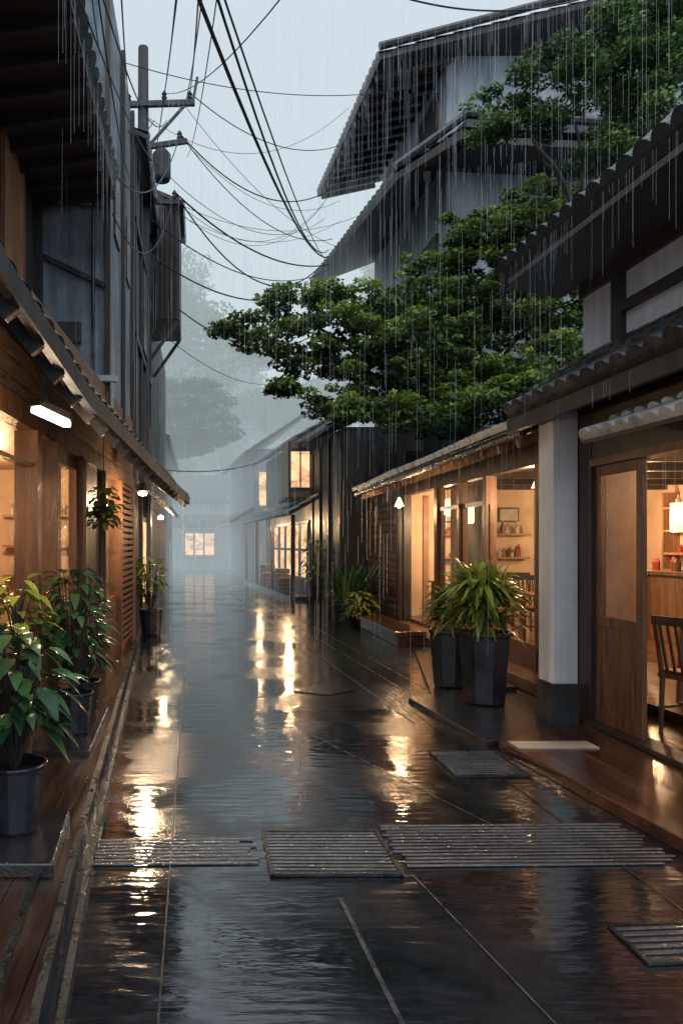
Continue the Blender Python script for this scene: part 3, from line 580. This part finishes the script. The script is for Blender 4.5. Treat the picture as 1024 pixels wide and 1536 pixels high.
# ---------------------------------------------------------------- RIGHT further buildings
F=empty('dark_plaster_house')
box('wall',3.3,7,17.0,21.5,0,4.3,m_dplaster,F); tile_roof('roof',(2.9,16.8,4.3),(2.9,21.8,4.5),(5.5,16.8,5.6),(5.5,21.8,5.7),m_tile,F,sp=.25,row=.35)
m=MB(); 
for y in (17.1,18.6,20,21.3): m.box(3.25,3.3,y,y+.12,0,4.2)
m.build('posts',m_dwood,F)
box('link_wall',3.9,7,16.9,17.0,0,4.0,m_dplaster,F); box('upper_link_wall',4.4,7,14.45,16.9,0,3.9,m_dplaster,F)
G=empty('lit_shop_house')
MB().prism([(3.35,21.6),(2.7,30),(7,30),(7,21.6)],0,4.9).build('walls',m_dplaster,G)
def wallpt(t,off,z):
    x=3.35+(2.7-3.35)*t; y=21.6+8.4*t; return V((x-off,y,z))
def wq(name,t0,t1,z0,z1,mat,par,off=.02): quad(name,[wallpt(t0,off,z0),wallpt(t1,off,z0),wallpt(t1,off,z1),wallpt(t0,off,z1)],mat,par)
wq('shopfront_lit',.06,.76,.5,2.2,m_lit,G); wq('upper_window',.1,.4,3.3,4.2,m_lit,G)
m=MB()
for t in (.06,.2,.34,.48,.62,.76,.9): m.beam(wallpt(t,.05,0),wallpt(t,.05,2.3),.1,.1)
for t in (.1,.2,.3,.4): m.beam(wallpt(t,.05,3.25),wallpt(t,.05,4.25),.07,.07)
for z in (.5,1.4,2.25,3.25,4.25): m.beam(wallpt(.04,.06,z),wallpt(.5 if z>3 else .9,.06,z),.08,.08)
m.build('frames',m_dwood,G)
box('bay',2.6,3.3,21.6,23.2,2.95,4.6,m_inwood,G); box('bay_window',2.68,3.22,21.575,21.6,3.25,4.3,m_lit,G)
m=MB(); m.box(2.6,2.67,21.55,21.6,2.95,4.6); m.box(3.23,3.3,21.55,21.6,2.95,4.6); m.box(2.93,2.97,21.55,21.572,3.25,4.3); m.box(2.67,3.23,21.55,21.574,3.15,3.24); m.box(2.67,3.23,21.55,21.574,4.31,4.4); m.box(2.5,3.3,21.4,23.3,2.87,2.95); m.build('bay_frame',m_dwood,G)
tile_roof('porch_roof',(2.45,20.2,2.45),(1.75,30.3,2.45),(3.4,20.2,3.0),(2.75,30.3,3.0),m_tile,G,sp=.25,row=.35)
m=MB()
for x,y in ((2.6,20.5),(2.35,23.8),(2.1,27),(1.9,30)): m.beam((x,y,0),(x,y,2.4),.11,.11)
m.build('porch_posts',m_dwood,G)
MB().prism([(2.5,20.3),(1.8,30.2),(2.68,30.2),(3.28,20.3)],0,.12).build('porch_floor',m_paddark,G)
tile_roof('roof',(2.9,21.9,4.8),(2.1,30.5,4.8),(5.4,21.9,6.2),(4.6,30.5,6.2),m_tile,G,sp=.3,row=.4)
m=MB()
for (x,y,h) in ((2.6,22.4,.45),(2.6,23.2,.7),(2.35,25,.5),(2.35,26,.75)):
    for k2 in range(4): m.box(x-.2,x+.2,y-.3,y+.3,.13+k2*h/4,.13+k2*h/4+h/4-.03)
m.build('display_crates',m_wood,G)
pointlight('porch_light',(2.75,22.5,2.2),90,par=G); pointlight('porch_light',(2.2,27.5,2.2),80,par=G)
H=empty('far_right_house')
MB().prism([(2.3,31),(1.7,40),(8,40),(8,31)],0,5.6).build('walls',m_greywall,H)
tile_roof('roof',(1.9,30.6,5.4),(1.2,40.4,5.4),(4.6,30.6,7.2),(4,40.4,7.2),m_tile,H,sp=.35,row=.4)
m=MB(); m.box(2.5,3.6,30.93,31,3.2,4.6); m.build('lit_window',m_lit,H)
tile_roof('awning',(1.3,31,2.5),(.9,40,2.5),(2.4,31,3.2),(1.8,40,3.2),m_tile,H,sp=.35,row=.4)
I=empty('end_house')
box('wall',-3.5,4,45,50,0,4.2,m_greywall,I); tile_roof('roof',(-3.7,44.5,4.1),(4.2,44.5,4.1),(-3.7,47.5,6.0),(4.2,47.5,6.0),m_tile,I,sp=.35,row=.4)
box('lit_window',-.95,.9,44.93,45,.9,2.2,m_lit,I)
m=MB()
for x in (-1.0,-.4,.2,.86): m.box(x,x+.1,44.88,44.93,.8,2.3)
m.box(-1.0,.96,44.87,44.93,2.3,2.42); m.box(-1.0,.96,44.87,44.93,.68,.8); m.build('window_frame',m_dwood,I)
tile_roof('porch',(-1.6,43,2.6),(3.2,43,2.6),(-1.6,45,3.4),(3.2,45,3.4),m_tile,I,sp=.35,row=.4)
J=empty('rear_house'); box('wall',-2.5,.8,56,60,0,7,m_greywall,J); tile_roof('roof',(-3,55.5,6.9),(1.2,55.5,6.9),(-3,58,8.6),(1.2,58,8.6),m_tin,J,sp=.35,row=.4)
# ---------------------------------------------------------------- BIG HOUSE
K=empty('three_storey_house')
box('walls',5.3,13,15.8,22.3,0,12.1,m_greywall,K)
tile_roof('upper_roof',(3.68,15.1,11.7),(3.6,22.6,12.4),(9.6,15.1,13.2),(9.6,22.6,13.9),m_tile,K,sp=.3,amp=.05,row=.4,th=.12)
MB().slab([(9.6,15.1,13.15),(14,15.1,12.2),(14,22.6,12.9),(9.6,22.6,13.85)],.15).build('upper_roof_far',m_tile,K)
rafters('upper_rafters',(3.72,15.3,11.55),(3.68,22.5,12.25),(5.3,15.3,11.95),(5.3,22.5,12.6),14,m_dwood,K,.08,.12,.12)
MB().slab([(3.9,14.7,9.0),(3.4,22.6,9.65),(5.4,22.6,10.4),(5.4,14.7,9.95)],.12).build('skirt_roof_deck',m_dwood,K)
tile_roof('skirt_roof',(3.9,14.7,9.02),(3.4,22.6,9.67),(5.32,14.7,9.97),(5.32,22.6,10.42),m_tile,K,sp=.3,amp=.05,row=.4,th=.1)
MB().slab([(5.3,14.6,10.05),(5.3,15.9,10.3),(10.5,15.9,10.1),(10.5,14.6,9.75)],.14).build('skirt_roof_front',m_tile,K)
MB().slab([(5.3,14.65,9.75),(5.3,15.8,9.75),(10.5,15.8,9.5),(10.5,14.65,9.5)],.14).build('skirt_soffit',m_dwood,K)
m=MB(); m.tube([(3.9,14.7,9.15),(5.3,14.62,10.15),(10.5,14.6,9.85)],.09,8); m.tube([(3.68,15.05,11.8),(9.6,15.05,13.35)],.08,8); m.build('ridge_caps',m_tile,K)
box('window_frame',5.24,5.3,16.3,17.6,10.6,11.6,m_wood,K); box('window_pane',5.22,5.24,16.4,17.5,10.68,11.5,m_dwood,K)
box('window_frame',5.24,5.3,16.3,17.5,7.6,8.5,m_dwood,K)
m=MB()
for z in np.arange(7.9,8.5,.08): m.box(5.34,6.0,15.74,15.78,z,z+.04)
m.build('louvre',m_wood,K); box('louvre_back',5.32,6.02,15.78,15.799,7.85,8.55,m_dwood,K)
m=MB(); 
for x in (5.3,7.2,9.2): m.box(x-.02,x+.1,15.75,15.8,4,9.5)
m.build('drain_pipes',m_bluegrey,K)
L2=empty('hilltop_house'); box('walls',10,18,24,30,0,17,m_greywall,L2); tile_roof('roof',(9,23.5,17.2),(19,23.5,17),(9,27,19),(19,27,19),m_tile,L2,sp=.4,row=.5)
# ---------------------------------------------------------------- TREES
T1=empty('maple_tree')
pads=[(.55,12.2,5.25,.6,.2),(1.1,12.5,5.05,.6,.25),(1.65,13,5.85,.75,.32),(2.3,13,5.35,.95,.4),(3.0,13.3,5.85,.9,.4),(1.45,12.8,4.3,.2,.1),(2.0,12.9,4.85,.7,.3),(2.4,13,4.1,.75,.28),(3.3,13,4.5,1.05,.45),(4.4,13,4.5,1.15,.6),(4.0,13.5,5.5,1.1,.5),(4.8,13.4,6.0,1.1,.5),(4.3,13.8,6.8,.8,.4),(5.4,13,5.3,1.1,.65),(6.2,13,5.8,1.0,.65),(4.7,12.2,3.95,1.2,.4),(5.8,13.2,7.2,.85,.4),(6.1,13.5,7.85,.75,.35),(5.2,13.4,7.05,.8,.4),(6.6,13,6.6,.9,.55),(3.1,12.4,3.9,.8,.25),(5.6,12,4.4,1.1,.6),(6.6,12.5,5.0,.9,.7),(3.7,12.5,5.0,.95,.4),(3.0,13.4,4.95,1.0,.45),(4.6,14,5.0,1.2,.8),(5.6,14,6.2,1.2,.8),(5.2,13.5,6.6,.8,.4),(3.9,12,3.6,.9,.3),(2.7,12.3,3.75,.5,.2),(4.9,11.5,3.8,1.0,.4),(5.9,11.3,4.2,.9,.5),(5.9,12.6,6.6,.9,.5),(6.5,13,7.4,.8,.4),(3.5,13.6,6.2,.6,.3),(5.0,14,7.6,.6,.3),(2.4,13.2,6.0,.5,.2)]
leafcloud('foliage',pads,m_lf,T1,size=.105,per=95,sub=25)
m=MB(); limb(m,[(5.2,13.6,0),(5.0,13.5,2.5),(4.6,13.3,3.9)],.2,.14)
for e in [(.7,12.3,5.15),(1.7,13,5.7),(2.4,13,4.1),(3.0,13.3,5.7),(4.3,13.8,6.7),(5.8,13.2,7.1),(6.3,13,5.8),(2.3,13,5.2)]:
    s=V((4.7,13.5,3.8)); md=s.lerp(V(e),.5)+V((0,.2,.25)); limb(m,[s,md,e],.07,.014,6,.07)
m.build('limbs',m_bark,T1,smooth=True)
T2=empty('hillside_tree')
pads=[(4.65,11,8.35,.55,.22),(5.1,11.2,7.95,.5,.22),(4.4,11,7.75,.3,.14),(5.6,11,8.35,.65,.3),(6.4,11,8.7,.9,.45),(6.9,11,9.3,.9,.45),(6.2,11.3,9.4,.6,.3),(7.1,11,8.2,.9,.5),(6.6,11,7.7,.8,.4),(6.0,11.2,7.4,.55,.25),(7.4,11.3,7.2,.9,.5),(5.3,10.8,8.7,.45,.18),(7.5,11,10,.9,.45),(6.9,11.3,8.8,.9,.5),(6.9,11.2,6.6,.9,.6),(6.0,11.4,8.9,.6,.3),(7.3,11.3,9.6,.9,.5)]
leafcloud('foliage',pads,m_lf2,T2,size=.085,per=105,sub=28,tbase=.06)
m=MB(); limb(m,[(6.3,11.2,0),(6.1,11.1,4),(5.95,11,6.2)],.16,.09)
for e in [(4.7,11,8.2),(5.1,11.2,7.8),(5.6,11,8.2),(6.4,11,8.6),(6.9,11,9.1),(7.1,11,8.0)]:
    s=V((5.97,11,6.0)); limb(m,[s,s.lerp(V(e),.55)+V((-.05,0,.1)),e],.05,.012,6,.06)
m.build('limbs',m_bark,T2,smooth=True)
T3=empty('round_tree')
pads=[(random.uniform(-3.2,.9),37.5+random.uniform(-1,1),6.4+random.uniform(0,3.2),random.uniform(1.0,1.5),.6) for i in range(34)]
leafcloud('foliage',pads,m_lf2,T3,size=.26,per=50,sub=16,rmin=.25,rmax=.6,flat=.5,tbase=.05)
m=MB(); limb(m,[(-2.4,37.5,0),(-2.3,37.5,4),(-1.4,37.5,8.5)],.25,.08); limb(m,[(-2.3,37.5,5),(.4,37.5,8)],.1,.03); m.build('limbs',m_bark,T3)
pads=[]
for i in range(360):
    y=random.uniform(46,64); x=random.uniform(-13,20); top=12+4*math.sin(x*.45+1)+ (9 if x<-1 else 0)+ (x*.5 if x>6 else 0)
    pads.append((x,y,random.uniform(2,max(6,top)),random.uniform(1.5,2.6),random.uniform(.9,1.6)))
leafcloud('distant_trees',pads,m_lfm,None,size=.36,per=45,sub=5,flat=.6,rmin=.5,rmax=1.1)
# ---------------------------------------------------------------- rain
def streaks(m,n,xr,yr,zr,lr,w):
    for i in range(n):
        x=random.uniform(*xr); y=random.uniform(*yr); z=random.uniform(*zr); l=random.uniform(*lr); s=random.uniform(-.005,.012)
        m.tube([(x,y,z),(x+s*l,y,z+l)],w*y/10,3)
m_rain=M('rain_water',(.75,.8,.86),(.7,.75,.8),.1,.2)
m=MB(); streaks(m,2600,(-2,9.5),(6,20),(0,13),(.4,1.7),.00075)
def drips(a,b,n,l,w):
    a,b=V(a),V(b)
    for i in range(n):
        p=a.lerp(b,random.random()); L=random.uniform(l[0],l[1])*random.random(); m.tube([p,p-V((0,0,L+.05))],w,3)
drips((2.98,3,4.12),(2.98,7.3,4.28),60,(.2,.9),.0006); drips((2.86,3,2.76),(2.86,6.9,2.72),24,(.1,.5),.0005); drips((3.68,15.1,11.6),(3.6,22.5,12.3),70,(.5,2.5),.0012)
drips((3.7,15.05,11.6),(9.5,15.05,13.1),120,(.5,3),.0012); drips((3.9,14.6,8.95),(10,14.55,9.5),90,(.3,3),.0012); drips((3.05,7,2.6),(3.05,14.3,2.5),40,(.2,.8),.0008); drips((-1.0,5,6.0),(-1,8.8,5.85),40,(.4,1.4),.0007)
m.build('rain',m_rain)
# ---------------------------------------------------------------- mist volume
mv=bpy.data.materials.new('mist'); mv.use_nodes=True; nt=mv.node_tree; nt.nodes.remove(nt.nodes['Principled BSDF'])
dens=.028; ab=nn(nt,'ShaderNodeVolumeAbsorption'); ab.inputs['Color'].default_value=(0,0,0,1); ab.inputs['Density'].default_value=dens
em=nn(nt,'ShaderNodeEmission'); em.inputs[0].default_value=(.6,.71,.74,1); em.inputs[1].default_value=dens  # mist glows by itself, emission stands in for scattered sky light
ad=nn(nt,'ShaderNodeAddShader'); nt.links.new(ab.outputs[0],ad.inputs[0]); nt.links.new(em.outputs[0],ad.inputs[1]); nt.links.new(ad.outputs[0],nt.nodes['Material Output'].inputs['Volume'])
box('mist',-40,50,21,90,-.02,24,mv)
# ---------------------------------------------------------------- world, sun, camera
W=bpy.data.worlds.new('World'); S.world=W; W.use_nodes=True; nt=W.node_tree; bg=nt.nodes['Background']
sk=nn(nt,'ShaderNodeTexSky',sky_type='NISHITA'); sk.sun_disc=False; sk.sun_elevation=math.radians(52); sk.sun_rotation=math.radians(165); sk.dust_density=4; sk.air_density=1.2
hs=nn(nt,'ShaderNodeHueSaturation'); hs.inputs['Saturation'].default_value=.3; hs.inputs['Value'].default_value=1
mx=nn(nt,'ShaderNodeMix',data_type='RGBA'); mx.inputs[0].default_value=.75; mx.inputs[7].default_value=(7.0,7.9,8.8,1)
nt.links.new(sk.outputs[0],hs.inputs['Color']); nt.links.new(hs.outputs[0],mx.inputs[6]); nt.links.new(mx.outputs[2],bg.inputs[0]); bg.inputs[1].default_value=.115
sl=bpy.data.lights.new('sun','SUN'); sl.energy=.6; sl.angle=math.radians(25); sl.color=(1,.98,.95); so=bpy.data.objects.new('sun',sl); COL.objects.link(so)
el,az=math.radians(52),math.radians(165); dr=V((math.sin(az)*math.cos(el),math.cos(az)*math.cos(el),math.sin(el))); so.rotation_euler=dr.to_track_quat('Z','Y').to_euler()
cam=bpy.data.cameras.new('camera'); cam.sensor_width=36; cam.sensor_fit='AUTO'; cam.lens=25.78; cam.shift_x=.138; cam.shift_y=.0306; cam.clip_end=1000; cam.clip_start=.05
o=bpy.data.objects.new('camera',cam); COL.objects.link(o); o.location=(0,0,1.6); o.rotation_euler=(math.radians(90),0,0); S.camera=o
